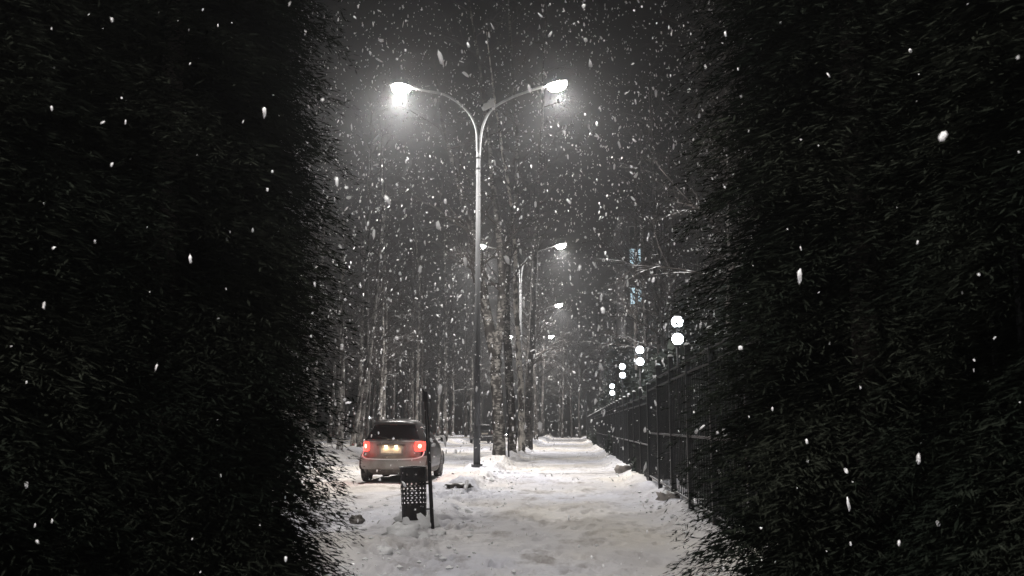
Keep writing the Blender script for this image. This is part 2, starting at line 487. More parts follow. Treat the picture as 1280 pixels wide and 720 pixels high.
# the row between footpath and road
dA = 37.0
def PL(lst, d): return [P(x, y, d) for x, y in lst]
mA = PL([(625, 579), (623, 530), (621, 480), (619, 445), (626, 405), (628, 350), (623, 290), (614, 210), (606, 130), (596, 60), (586, 0), (578, -60)], dA)
rA = [.26, .22, .21, .205, .16, .15, .13, .10, .08, .05, .035, .02]
lA = PL([(619, 450), (610, 405), (602, 350), (594, 300), (580, 255), (566, 205), (552, 150), (545, 90)], dA)
bare_tree('birch_tree', 'thick dark forked birch just right of the lamp post, nearest in the row', P(625, 576, dA),
          [(mA, rA), (lA, [.21, .215, .19, .155, .12, .085, .05, .02])], M['twig'], M['rough_bark'], 41, nb=34, z0=.42, blen=3.0)
mB = PL([(641, 573), (640, 520), (637, 470), (633, 420), (633, 360), (637, 300), (646, 240), (647, 170), (641, 90), (636, 10), (632, -60)], 45)
bare_tree('birch_tree', 'rough dark birch right behind the nearest forked birch, second in the row', P(645, 570, 45),
          [(mB, [.22, .20, .19, .18, .16, .14, .12, .10, .07, .05, .02])], M['twig'], M['rough_bark'], 42, nb=28, z0=.45, blen=3.0)
mC = PL([(652, 566), (652, 520), (651, 480), (648, 430), (645, 380), (644, 320), (640, 260), (628, 190), (618, 120), (608, 40)], 49)
bare_tree('birch_tree', 'brightly lit white birch trunk squeezed between darker trunks, third in the row', P(653, 563, 49),
          [(mC, [.20, .17, .155, .14, .125, .11, .09, .07, .05, .02])], M['twig'], M['birch_white'], 43, nb=24, z0=.5, blen=2.8)
mD = PL([(661, 562), (660, 500), (664, 440), (667, 380), (669, 310), (672, 230), (678, 150), (680, 60), (684, -10)], 56)
bare_tree('birch_tree', 'dark straight birch to the right of the white trunk, fourth in the row', P(661, 559, 56),
          [(mD, [.25, .22, .20, .18, .15, .12, .09, .06, .02])], M['twig'], M['birch_old'], 44, nb=24, z0=.45, blen=3.2)
for i, (y, x) in enumerate(((66, -3.0), (76, -3.1), (87, -3.0), (101, -3.3), (116, -3.1))):
    plant((1, 3, 5, 1, 3)[i], x, y, i * 1.3, 1.05, 'bare tree fading into haze in the row beside the path, past the near birches', 'far trees of the row beside the path')
for i, (y, x) in enumerate(((118, -.9), (124, .3), (121, 1.3))):
    plant((1, 5, 3)[i], x, y, i * 2.3, .9, 'bare tree standing where the path disappears into the haze', 'trees where the path disappears')

# conifers: boughs of many small needle sprays
def conifer_mesh(name, h, r0, seed, nb, spray, size, droop=.35, z0=.15, power=.8, wf=1.0, jit=.35):
    rnd = np.random.default_rng(seed)
    vs = []; fs = []
    allv = []
    for b in range(nb):
        t = rnd.random() ** 1.3
        z = z0 + (h - z0) * t
        rr = r0 * ((1 - t) ** power) * rnd.uniform(.75, 1.12) + .05
        an = rnd.uniform(0, 2 * math.pi)
        dirv = np.array([math.cos(an), math.sin(an), 0])
        n = max(3, int(spray * (.3 + .7 * rr / r0)))
        s = rnd.uniform(.15, 1, n) ** .7
        base = np.outer(s * rr, dirv)
        base[:, 2] = z - droop * rr * s ** 1.6 + .12 * rr * np.sin(s * 2.5)
        side = np.array([-dirv[1], dirv[0], 0])
        off = rnd.normal(0, 1, n) * .16 * (1.15 - s) * rr + rnd.normal(0, .02, n)
        base += np.outer(off, side)
        base[:, 2] += rnd.normal(0, .02, n) - np.abs(off) * .3
        # one slim leaf-like triangle pair for each spray
        d = dirv[None] * rnd.uniform(.3, 1, (n, 1)) + side[None] * (np.sign(off)[:, None] * rnd.uniform(.2, 1, (n, 1))) + rnd.normal(0, jit, (n, 3))
        d[:, 2] -= .25
        d /= np.linalg.norm(d, axis=1)[:, None]
        w = np.cross(d, rnd.normal(0, 1, (n, 3)) * .5 + np.array([0, 0, 1])); w /= np.linalg.norm(w, axis=1)[:, None] + 1e-6
        L = size * rnd.uniform(.35, 1.9, (n, 1)) * (1 + 2.6 * (1 - s[:, None])); Wd = L * rnd.uniform(.16, .3, (n, 1)) * wf
        a = base; c = base + d * L
        m = base + d * L * .45
        q = np.stack([a, m + w * Wd, c, m - w * Wd], 1)
        allv.append(q.reshape(-1, 3))
    co = np.concatenate(allv).astype(np.float32)
    nq = len(co) // 4
    me = bpy.data.meshes.new(name)
    me.vertices.add(len(co)); me.vertices.foreach_set('co', co.ravel())
    me.loops.add(len(co)); me.loops.foreach_set('vertex_index', np.arange(len(co), dtype=np.int32))
    me.polygons.add(nq); me.polygons.foreach_set('loop_start', np.arange(0, len(co), 4, dtype=np.int32))
    me.update(calc_edges=True)
    return me
def conifer(name, label, x, y, mesh, matn, h, tr=.07, rz=0, s=1, group=None, lean=None):
    root = thing(name, label, 'conifer', (x, y, tz(x, y) - .05), rz, group)
    t = MB().tube([(0, 0, -.1), (0, 0, h * .5), (0, 0, h * .97)], [tr, tr * .6, .01], 8).build('trunk', M['bark_dark'], root, True)
    c = link('crown', mesh, None, root)
    if not mesh.materials: mesh.materials.append(M[matn])
    root.scale = (s, s, s)
    return root
near_mesh = [conifer_mesh('crown_near', 7.5, 1.0, 900 + k, 2600, 150, .030, power=.3, wf=.30, jit=.14, droop=.5) for k in range(2)]
hedge_mesh = [conifer_mesh('crown_hedge', 2.9, .98, 950 + k, 720, 40, .13, power=.55, droop=.25) for k in range(3)]
tall_mesh = [conifer_mesh('crown_tall', 9.5, 2.0, 970 + k, 650, 44, .22, power=.8, droop=.4) for k in range(2)]
# dark conifers added beside the camera to keep both sides dark
NL = [(-2.08, 4.75), (-2.75, 4.0), (-2.72, 6.4), (-3.3, 5.0), (-3.75, 6.2), (-2.42, 5.7)]
labsL = ['dark conifer beside the path on the left, its edge bordering the view of the car',
         'dark conifer at the far left, closest to the viewer',
         'dark conifer of the left clump, second row back from the one bordering the car view',
         'dark conifer at the far left edge, behind the closest one',
         'dark conifer in the left clump standing farthest from the path',
         'dark conifer immediately behind the left one bordering the view of the car']
for i, (x, y) in enumerate(NL):
    conifer('conifer_tree', labsL[i], x, y, near_mesh[i % 2], 'needle', 7.5, .09, i * 1.7)
NR = [(1.52, 5.0), (2.25, 4.1), (2.15, 7.0), (3.1, 5.6)]
labsR = ['dark conifer by the fence on the right, its edge bordering the view of the path',
         'dark conifer at the far right, closest to the viewer',
         'dark conifer behind the one bordering the path on the right',
         'dark conifer at the right edge, behind the closest one']
for i, (x, y) in enumerate(NR):
    conifer('conifer_tree', labsR[i], x, y, near_mesh[(i + 1) % 2], 'needle', 7.5, .09, i * 2.1 + .6)
# evergreens behind the fence
hr = random.Random(77)
y = 8.5; i = 0
while y < 104:
    x = hr.uniform(2.9, 3.25) if not (18 < y < 22 or 28 < y < 32 or 38 < y < 42 or 48 < y < 52) else 3.2
    s = hr.uniform(.82, .98) if y < 26 else hr.uniform(.85, 1.22)
    conifer('evergreen_shrub', 'dark snow dusted evergreen in the hedge right behind the black fence', x, y, hedge_mesh[i % 3], 'needle_snow', 2.9, .05, hr.uniform(0, 6), s, 'evergreens along the fence')
    i += 1; y += 1.25 + y * .012
for i, (x, y, s) in enumerate(((5.6, 33, .62), (5.4, 44, .7), (6.6, 52, .9), (5.2, 64, .95), (7.8, 38, 1.0), (9.5, 46, 1.1), (3.9, 72, .8), (4.3, 90, .9))):
    conifer('spruce_tree', 'tall dark spruce in the yard rising over the hedge', x, y, tall_mesh[i % 2], 'needle_snow', 9.5, .12, i * 1.1, s, 'spruces in the yard')

# ------------------------------------------------------------------ street lamps
def spot(name, loc, energy, col, tilt=(0, 0), size=R(166), blend=1.0, rad=.08):
    l = bpy.data.lights.new(name, 'SPOT'); l.energy = energy; l.color = col; l.spot_size = size; l.spot_blend = blend
    l.shadow_soft_size = rad
    o = bpy.data.objects.new(name, l); COL.objects.link(o)
    o.location = loc; o.rotation_euler = (tilt[0], tilt[1], 0)
    return o
LC = (1, .955, .915)
def curve(pts, n=6):
    pts = [Vector(p) for p in pts]; out = []
    for i in range(len(pts) - 1):
        p0 = pts[max(0, i-1)]; p1 = pts[i]; p2 = pts[i+1]; p3 = pts[min(len(pts)-1, i+2)]
        for k in range(n):
            t = k / n
            out.append(.5 * ((2*p1) + (-p0+p2)*t + (2*p0-5*p1+4*p2-p3)*t*t + (-p0+3*p1-3*p2+p3)*t*t*t))
    out.append(pts[-1]); return out
def lamp_head(root, p, side, roll, tilt):
    """LED luminaire: housing with a glowing lens underneath; local x outward"""
    h = MB()
    prof = [(-.10, .05, .035), (.0, .09, .045), (.12, .15, .05), (.55, .16, .045), (.66, .12, .03), (.70, .05, .015)]
    b = 0; vs = []; fs = []
    for (x, w, t) in prof:
        vs += [(x, -w, -t*.4), (x, w, -t*.4), (x, w*.9, t*.5), (x, w*.35, t*1.3), (x, -w*.35, t*1.3), (x, -w*.9, t*.5)]
    for i in range(len(prof) - 1):
        for k in range(6):
            k2 = (k + 1) % 6; fs.append((i*6+k, i*6+k2, i*6+6+k2, i*6+6+k))
    fs += [(5,4,3,2,1,0), tuple(len(vs) - 6 + k for k in range(6))]
    h.add(vs, fs)
    ln = MB().lathe([(.0, -.13), (.07, -.125), (.12, -.10), (.15, -.06), (.16, -.01)], 20)
    ln.v = [(x * 2.0 + .34, y * 1.15, z * 2.0) for x, y, z in ln.v]
    m = Matrix.Translation(p) @ Matrix.Rotation(math.pi if side < 0 else 0, 4, 'Z') @ Matrix.Rotation(tilt, 4, 'Y') @ Matrix.Rotation(roll, 4, 'X')
    for mb in (h, ln): mb.v = [tuple(m @ Vector(v)) for v in mb.v]
    ho = h.build('lamp_head', M['pole'], root, False)
    lo = ln.build('lens', M['lamp_lens'], ho)
    return m @ Vector((.34, 0, -.33))
def street_lamp(x, y, z, H, label, full=True, sep=2.45, energy=6000, re=.9):
    root = thing('street_lamp', label, 'street lamp', (x, y, z), group=None)
    MB().tube([(0, 0, -.2), (0, 0, 4.2), (0, 0, H - 2.4)], [.105, .09, .065], 20).build('pole', M['pole'], root, True)
    bp = MB(); bp.lathe([(.0, .08), (.17, .08), (.17, .0), (.115, .0)], 20); bp.box((.0, -.1, 1.0), (.10, .02, .32)); bp.build('base_plate', M['pole'], root)
    h = H - z
    lp = curve([(-.025, 0, h - 2.75), (-.03, 0, h - 2.1), (-.09, 0, h - 1.35), (-.42, 0, h - .75), (-1.05, 0, h - .28), (-1.7, 0, h - .12), (-sep + .3, 0, h)], 7)
    rp = curve([(.025, 0, h - 2.75), (.035, 0, h - 2.1), (.13, 0, h - 1.35), (.42, 0, h - .78), (1.0, 0, h - .42), (1.6, 0, h - .2), (sep - .3, 0, h - .03)], 7)
    MB().tube(lp, .042, 10).build('arm', M['arm'], root, True)
    MB().tube(rp, .042, 10).build('arm', M['arm'], root, True)
    for zz in (h - 2.7, h - 2.35): MB().lathe([(.066, -.04), (.08, -.03), (.08, .03), (.066, .04)], 16, (0, 0, zz)).build('collar', M['pole'], root, True)
    a = lamp_head(root, Vector(lp[-1]), -1, R(22), R(-6))
    b = lamp_head(root, Vector(rp[-1]), 1, -R(4), R(-12))
    o = Vector((x, y, z))
    for q, e in ((a, 1.15), (b, re)):
        s = spot('lamp_light', q, energy * e, LC); s.parent = root
    return root
l1 = P(596, 590, 29.3)
lampz = tz(-2.83, 29.3)
street_lamp(l1.x, 29.3, lampz, 12.15, 'tall grey double armed street lamp in front, left of the path and nearest', re=.7)
# grey device on the nearest lamp, where the arms part
dv = thing('surveillance_camera', 'small grey camera housing fixed where the arms of the nearest lamp part', 'camera', P(610, 132, 29.22))
dm = MB(); dm.bbox((0, 0, 0), (.42, .20, .20), (R(10), R(-28), R(15)), .03); dm.bbox((.10, -.06, .14), (.24, .22, .06), (0, R(-28), R(15)), .02); dm.build('housing', M['winframe'], dv)
dm = MB(); dm.tube([(-.75, .05, .48), (-.4, .05, .25), (-.1, .02, .05)], [.028, .035, .04], 8); dm.tube([(-.1, .05, -.1), (-.2, .1, -.35), (-.22, .1, -.55)], .022, 8); dm.build('bracket', M['pole'], dv)
dm = MB(); dm.lathe([(.0, -.02), (.055, -.02), (.06, .05), (.0, .05)], 14, (-.17, -.1, -.05)); dm.build('lens', M['glass'], dv)
street_lamp(-2.95, 58.5, .1, 12.5, 'double armed street lamp second along the path, lit through the birches')
street_lamp(-3.35, 84, .1, 12.0, 'double armed street lamp third along the path, small in the haze')
street_lamp(-4.6, 114, .1, 12.0, 'double armed street lamp fourth along the path, faint in the haze')
street_lamp(-2.95, .6, .1, 12.2, 'double armed street lamp beside the viewer, out of the picture overhead')
def side_lamp(px, py, d, label, m='lamp_lens', e=500, col=LC):
    p = P(px, py, d)
    z = tz(p.x, p.y)
    root = thing('street_lamp', label, 'street lamp', (p.x, p.y, z))
    h = p.z - z
    MB().tube([(.9, 0, -.2), (.9, 0, h - .5), (.8, 0, h - .1), (.5, 0, h + .06), (.2, 0, h + .06)], [.09, .07, .05, .035, .035], 10).build('pole', M['pole'], root, True)
    hd = MB().bbox((0, 0, .06), (.6, .28, .10), b=.03).build('lamp_head', M['pole'], root)
    MB().lathe([(0, -.16), (.09, -.14), (.15, -.06), (.16, .02)], 14).build('lens', M[m], hd, True)
    s = spot('lamp_light', (0, 0, -.3), e, col); s.parent = root
side_lamp(571, 482, 125, 'single yellowish street lamp far off across the road', 'amber', 1200, (1, .8, .5))
side_lamp(632, 466, 150, 'tiny single lamp glowing between the birch trunks', 'lamp_lens', 1300)

# globe lamps behind the fence
def globe_lamp(d, label, zt=3.75, x=2.2, two=True, r=.12, e=130, dz=.36):
    z = tz(x, d)
    root = thing('globe_lamp', label, 'garden lamp', (x, d, z), group='globe lamps behind the fence' if two else None)
    t = zt - z
    MB().tube([(0, 0, -.1), (0, 0, t - .1)], [.04, .03], 12).build('post', M['black'], root, True)
    zs = [t, t - dz] if two else [t]
    for zz in zs: MB().lathe([(.03, -.06), (.075, -.03), (.075, 0), (.05, .02)], 16, (0, 0, zz - r)).build('collar', M['black'], root, True)
    for zz in zs:
        g = MB(); g.lathe([(r * math.sin(a), -r * math.cos(a)) for a in [math.pi * k / 14 for k in range(15)]], 24, (0, 0, zz))
        g.build('globe', M['globe'], root, True)
        if two and zz == zs[0]: MB().lathe([(0, .035), (.06, .03), (.09, .0), (0, -.01)], 14, (0, 0, zz + r - .02)).build('snow_cap', M['snow_pure'], root, True)
        l = bpy.data.lights.new('globe_light', 'POINT'); l.energy = e; l.color = (.86, .94, 1); l.shadow_soft_size = r + .005
        o = bpy.data.objects.new('globe_light', l); COL.objects.link(o); o.location = (0, 0, zz); o.parent = root
M['globe'].cycles.emission_sampling = 'NONE'
globe_lamp(20.0, 'white double globe lamp nearest of its row, beside the right conifers', x=2.25, zt=3.55)
globe_lamp(30.0, 'white double globe lamp over the fence, the full pair seen largest')
globe_lamp(40.0, 'smaller white double globe lamp over the fence, just left of the largest pair', zt=3.85)
globe_lamp(51.0, 'faintest double globe lamp low over the hedge, farthest of its row', zt=3.5, x=2.25)
gl = G(460, 560); 
q = P(460, 522, 58)
globe_lamp(58, 'small white globe lamp low at the edge of the woods behind the car', zt=q.z, x=q.x, two=False, r=.11, e=12)

# ------------------------------------------------------------------ fence
FX = 1.83
fence = thing('metal_fence', 'tall black metal fence with snow on its rails along the right of the path', 'fence', (FX, 2.5, 0))
pmesh = None; smesh = None
y = 2.5; k = 0
pan = MB()
for zz in (.28, 1.25, 2.22): pan.box((0, 1.25, zz), (.035, 2.42, .035))
pan.box((0, 1.25, 2.40), (.045, 2.42, .03))
for i in range(9): pan.box((0, .25 + i * .25, 1.30), (.016, .016, 2.08))
post = MB(); post.bbox((0, 0, 1.28), (.085, .085, 2.66), b=.008); post.bbox((0, 0, 2.63), (.10, .10, .04), b=.01)
cap = MB(); cap.lathe([(0, .04), (.03, .036), (.05, .015), (.052, 0), (0, 0)], 10, (0, 0, 2.65))
objs = [(pan, 'panel'), (post, 'post')]
po = post.build('post', M['fence'], fence); pa = pan.build('panel', M['fence'], fence)
ca = cap.build('snow_cap', M['snow_pure'], po, True)
for i in range(40):
    yy = 2.5 * i
    zz = 0 if yy + 2.5 < 21.5 else -.28
    if i == 0: a, b, c = po, pa, ca
    else:
        a = po.copy(); b = pa.copy(); c = ca.copy()
        for o in (a, b, c): COL.objects.link(o)
        a.parent = fence; b.parent = fence; c.parent = a
    a.location = (0, yy, zz); b.location = (0, yy, zz)
# footing blocks
def rock(name, label, cat, c, size, m, seed, rz=0, blocky=.5, group=None):
    rnd = random.Random(seed); mb = MB()
    n = 10; vs = []; fs = []
    for i in range(n + 1):
        th = math.pi * i / n
        for j in range(16):
            ph = 2 * math.pi * j / 16
            v = Vector((math.sin(th) * math.cos(ph), math.sin(th) * math.sin(ph), math.cos(th)))
            mx = max(abs(v.x), abs(v.y), abs(v.z)); v = v * ((1 - blocky) + blocky / mx * .75)
            v *= 1 + .22 * math.sin(v.x * 4 + seed) * math.cos(v.y * 5 + seed * 2) + .12 * math.sin(v.x * 9 + v.z * 7 + seed) + rnd.uniform(-.09, .09)
            vs.append((v.x * size[0] / 2, v.y * size[1] / 2, v.z * size[2] / 2))
    for i in range(n):
        for j in range(16):
            j2 = (j + 1) % 16; fs.append((i*16+j, (i+1)*16+j, (i+1)*16+j2, i*16+j2))
    mb.add(vs, fs)
    o = mb.build(name, m, None, True); o.location = c; o.rotation_euler = (0, 0, rz)
    return tag(o, label, cat, group)
def on_ground(px, py, dz=0):
    z = 0
    for _ in range(8):
        g = G(px, py, z); z = .5 * z + .5 * tz(g.x, g.y)
    return Vector((g.x, g.y, tz(g.x, g.y) + dz))
    g = G(px, py, .05); z = tz(g.x, g.y); g = G(px, py, z); return Vector((g.x, g.y, tz(g.x, g.y) + dz))
c = on_ground(824, 634); rock('concrete_block', 'rough concrete block with snow at the foot of the nearest fence posts', 'concrete block', (1.72, 17.4, .12), (.42, .45, .34), M['concrete'], 3, .3, .8)
rock('concrete_block', 'smaller pale concrete block farther back at the edge of the path by the fence', 'concrete block', (1.58, 29.0, .14), (.55, .5, .34), M['concrete'], 8, .1, .9)

# dark lumps and snow clods
for (px, py, sz, lab, s) in ((573, 609, (.48, .55, .12), 'flat dark slab of dirty ice on top of the snow bank by the lamp post', 4),
                         (446, 654, (.22, .2, .17), 'dark lump of frozen slush on the road left of the bin', 6),
                         (506, 659, (.34, .3, .13), 'dark crust of ice at the foot of the bin', 9)):
    c = on_ground(px, py, .03); rock('ice_chunk', lab, 'ice chunk', c, sz, M['debris'], s, s, .3)
cl = [(520, 656, .62, 'low snow heap around the foot of the bin'), (503, 668, .50, 'rounded snow mound in front of the bin'), (528, 672, .26, 'small snow clod to the right of the mound in front of the bin'),
      (548, 668, .20, 'snow clod just past the foot of the leaning post'), (478, 690, .22, 'snow clod low at the left, near the picture bottom'),
      (612, 600, .30, 'snow clod on the bank right of the lamp post'), (580, 640, .24, 'snow clod on the bank edge right of the leaning post')]
for i, (px, py, s, lab) in enumerate(cl):
    c = on_ground(px, py, 0); rock('snow_clod', lab, 'snow clod', c, (s, s * .8, s * .5), M['snow_pure'], 20 + i, i, .2)
# ploughed crumbs nobody could count
cr = MB(); rr = random.Random(3)
ico = [(0,0,1),(.9,0,.3),(.28,.85,.3),(-.73,.53,.3),(-.73,-.53,.3),(.28,-.85,.3),(0,0,-1)]
for _ in range(900):
    y = 9 + 40 * rr.random() ** 1.6
    e = rr.random()
    x = -1.75 - .02 * max(0, y - 12) + rr.gauss(0, .45) if e < .62 else (rr.uniform(-3.8, -2.8) if e < .8 else 1.4 + rr.gauss(0, .15))
    s = .012 + .035 * rr.random() ** 3
    z = tz(x, y) + s * .3
    a = rr.uniform(0, 6.3); ca_, sa_ = math.cos(a), math.sin(a)
    v = [((p[0] * ca_ - p[1] * sa_) * s * rr.uniform(.8, 1.4) + x, (p[0] * sa_ + p[1] * ca_) * s * rr.uniform(.8, 1.3) + y, p[2] * s * .8 + z) for p in ico]
    cr.add(v, [(0,1,2),(0,2,3),(0,3,4),(0,4,5),(0,5,1),(6,2,1),(6,3,2),(6,4,3),(6,5,4),(6,1,5)])
tag(cr.build('snow_crumbs', M['snow_pure']), 'loose crumbs of ploughed snow along the edges of the path', 'snow', kind='stuff')

# ------------------------------------------------------------------ bin and leaning posts
pb = on_ground(541, 661, -.05); bd = pb.y; pt = P(532, 490, bd)
root = thing('leaning_post', 'thin black metal post leaning left beside the perforated bin', 'post', pb)
m = MB(); m.tube([(0, 0, 0), (pt - pb)], .027, 10); m.build('post', M['black'], root, True)
v = pt - pb
m = MB(); m.tube([v * .985 + Vector((-.02, 0, 0)), v * 1.02 + Vector((-.045, 0, .01))], [.02, .014], 8); m.tube([v * .93 + Vector((-.03, 0, 0)), v * .99 + Vector((-.035, 0, 0))], .012, 8); m.build('hook', M['black'], root, True)
bc = P(518, 650, bd + .02); bz = P(518, 649, bd).z
root = thing('litter_bin', 'black perforated metal litter bin hung on the leaning post', 'bin', (bc.x, bc.y, bz))
root.rotation_euler = (0, R(-2.5), R(20))
n = 18; rows = 11; Hh = .70; rad = .182; mb = MB()
def cp(a, z, r=None): r = r or rad * (.93 + .07 * z / Hh); return (r * math.cos(a), r * math.sin(a), z)
for i in range(n):
    for j in range(rows):
        a0, a1 = 2*math.pi*i/n, 2*math.pi*(i+1)/n; z0, z1 = Hh*j/rows, Hh*(j+1)/rows
        if 3 <= j <= 7 or (j == 9 and i % 2):
            am, aw = (a0 + a1) / 2, (a1 - a0); zm, zw = (z0 + z1) / 2, z1 - z0
            sl = .24 * aw
            inner = [(am - .28*aw - sl, zm - .36*zw), (am + .28*aw - sl, zm - .36*zw), (am + .28*aw + sl, zm + .36*zw), (am - .28*aw + sl, zm + .36*zw)]
            outer = [(a0, z0), (a1, z0), (a1, z1), (a0, z1)]
            vs = [cp(a, z) for a, z in outer] + [cp(a, z) for a, z in inner]
            mb.add(vs, [(0,1,5,4),(1,2,6,5),(2,3,7,6),(3,0,4,7)])
        else:
            mb.add([cp(a0, z0), cp(a1, z0), cp(a1, z1), cp(a0, z1)], [(0,1,2,3)])
o = mb.build('perforated_shell', M['black'], root)
sd = o.modifiers.new('thickness', 'SOLIDIFY'); sd.thickness = .004
MB().lathe([(0, 0), (rad * .93, 0), (rad * .93, .02), (0, .02)], 24).build('bottom', M['black'], root)
MB().tube([cp(2*math.pi*k/24, Hh, rad + .003) for k in range(25)], .012, 6).build('rim', M['fence'], root, True)
MB().tube([(0, 0, 0), (.0, .0, -.12)], [.12, .14], 16).build('foot', M['black'], root, True)
mm = MB()
wpt = Vector((bc.x, bc.y, bz))
for f in (.16, .34):
    q = pb + v * f
    a = q - wpt; a = Matrix.Rotation(-R(20), 3, 'Z') @ a
    mm.tube([a, Vector((rad * .95 * a.normalized().x, rad * .95 * a.normalized().y, a.z))], .012, 6)
mm.build('bracket', M['black'], root)
# second, farther post
q0 = P(636, 566, 39); q1 = P(634, 488, 39); q0.z = tz(q0.x, q0.y) - .05
root = thing('thin_post', 'thin upright black post beside the second birch of the row', 'post', q0)
MB().tube([(0, 0, 0), q1 - q0], .035, 8).build('post', M['black'], root, True)
MB().tube([(q1 - q0) * .99, (q1 - q0) * 1.03], [.028, .015], 8).build('hook', M['black'], root, True)
q0 = P(734, 549, 96); q1 = P(732, 493, 96); q0.z = -.1
root = thing('slim_pole', 'slim grey pole standing at the far end of the fence', 'pole', q0)
MB().tube([(0, 0, 0), q1 - q0], .06, 8).build('shaft', M['pole'], root, True)
MB().lathe([(0, .05), (.09, .04), (.09, 0), (0, 0)], 10, tuple((q1 - q0))).build('cap', M['pole'], root)

# ------------------------------------------------------------------ building in the yard
bx0, by0, bw, bdp, bh = 4.6, 78.0, 17.0, 14.0, 18.5
bld = thing('apartment_building', 'dark apartment block almost hidden behind the yard trees, two cold lit windows', 'building', (bx0, by0, 0))
w = MB(); w.box((bw/2, bdp/2, bh/2), (bw, bdp, bh)); w.build('wall', M['facade'], bld)
w = MB(); w.box((bw/2, bdp/2, bh + .15), (bw + .8, bdp + .8, .3)); w.build('roof', M['roof'], bld)
lit = {}
w1 = P(794, 321, by0); w2 = P(792, 370, by0)
for fl in range(6):
    zc = 2.0 + fl * 3.0
    for cix in range(6):
        xc = (w1.x - bx0) + cix * 2.75
        if abs(zc - w1.z) < 1.5 and cix == 0: zc_, mm_ = w1.z, 'winlit'
        elif abs(zc - w2.z) < 1.5 and cix == 0: zc_, mm_ = w2.z, 'winlit'
        else: zc_, mm_ = zc, 'windark'
        fo = MB()
        for (sx, sz, cx, cz) in ((1.0, .07, 0, .7), (1.0, .07, 0, -.7), (.07, 1.33, -.465, 0), (.07, 1.33, .465, 0), (.05, 1.33, .0, 0)):
            fo.box((xc + cx, -.03, zc_ + cz), (sx, .08, sz))
        f_ = fo.build('window', M['winframe'], bld)
        pn = MB(); pn.box((xc, -.012, zc_), (.86, .02, 1.33)); pn.build('pane', M[mm_], f_)

# ------------------------------------------------------------------ the car
def interp(tab, z):
    z = min(max(z, tab[0][0]), tab[-1][0])
    for (a, p), (b, q) in zip(tab, tab[1:]):
        if z <= b:
            t = (z - a) / (b - a); return p + (q - p) * t
WT = [(.20, .78), (.28, .83), (.40, .865), (.60, .875), (.85, .87), (1.0, .855), (1.08, .83), (1.2, .745), (1.35, .65), (1.46, .565), (1.53, .485), (1.57, .40), (1.595, .28), (1.605, .15)]
YR = [(.20, .16), (.28, .06), (.40, .01), (.55, .0), (.64, .05), (.70, .10), (.90, .115), (1.05, .14), (1.2, .23), (1.35, .33), (1.46, .40), (1.53, .44), (1.57, .55), (1.595, .85), (1.605, 1.2)]
YF = [(.20, 4.10), (.40, 4.24), (.60, 4.24), (.75, 4.15), (.88, 3.9), (.97, 3.45), (1.02, 3.2), (1.08, 3.05), (1.2, 2.85), (1.35, 2.6), (1.46, 2.4), (1.53, 2.2), (1.57, 2.0), (1.595, 1.75), (1.605, 1.5)]
_sc = {}
def slice_(z):
    k = round(z, 4)
    if k in _sc: return _sc[k]
    W, y0, y1 = interp(WT, z), interp(YR, z), interp(YF, z)
    t = np.linspace(-math.pi, math.pi, 1201)           # t=0 at the rear centre
    n = 2 / 3.9
    s, c = np.sin(t), np.cos(t)
    x = W * np.sign(s) * np.abs(s) ** n
    yy = (y0 + y1) / 2 - (y1 - y0) / 2 * np.sign(c) * np.abs(c) ** n
    # tumble: rear corners rounder
    d = np.hypot(np.diff(x), np.diff(yy)); a = np.concatenate([[0], np.cumsum(d)]); a -= a[600]
    _sc[k] = (a, x, yy); return _sc[k]
def bp(a, z, off=0.0):
    A, X, Y = slice_(z)
    x = float(np.interp(a, A, X)); y = float(np.interp(a, A, Y))
    if off:
        x1, y1 = float(np.interp(a + .01, A, X)), float(np.interp(a + .01, A, Y)); x0, y0 = float(np.interp(a - .01, A, X)), float(np.interp(a - .01, A, Y))
        tx, ty = x1 - x0, y1 - y0; L = math.hypot(tx, ty) or 1
        x += ty / L * off; y -= tx / L * off
    return (x, y, z)
def patch(mb, a0, a1, z0, z1, off, na=12, nz=6, shape=None, skirt=True, tgt='a'):
    """curved panel lying `off` outside the body. shape(u,v)->(u,v) warps it"""
    vs = []
    for j in range(nz + 1):
        for i in range(na + 1):
            u, v = i / na, j / nz
            if shape: u, v = shape(u, v)
            z = z0 + (z1 - z0) * v
            vs.append(bp(a0 + (a1 - a0) * u, z, off))
    fs = [(j*(na+1)+i, j*(na+1)+i+1, (j+1)*(na+1)+i+1, (j+1)*(na+1)+i) for j in range(nz) for i in range(na)]
    if skirt:
        edge = [i for i in range(na+1)] + [j*(na+1)+na for j in range(1, nz+1)] + [nz*(na+1)+i for i in range(na-1, -1, -1)] + [j*(na+1) for j in range(nz-1, 0, -1)]
        base = len(vs)
        for e in edge:
            i, j = e % (na+1), e // (na+1); u, v = i/na, j/nz
            if shape: u, v = shape(u, v)
            vs.append(bp(a0 + (a1-a0)*u, z0 + (z1-z0)*v, -.01))
        m_ = len(edge)
        for k in range(m_):
            k2 = (k+1) % m_; fs.append((edge[k2], edge[k], base+k, base+k2))
    mb.add(vs, fs)
def trapezoid(k):   # narrower at the top
    return lambda u, v: (.5 + (u - .5) * (1 - k * v), v)
def disc(k):
    def g(u, v):
        a, b = 2 * u - 1, 2 * v - 1
        return (.5 + .5 * a * math.sqrt(1 - k * b * b / 2), .5 + .5 * b * math.sqrt(1 - k * a * a / 2))
    return g
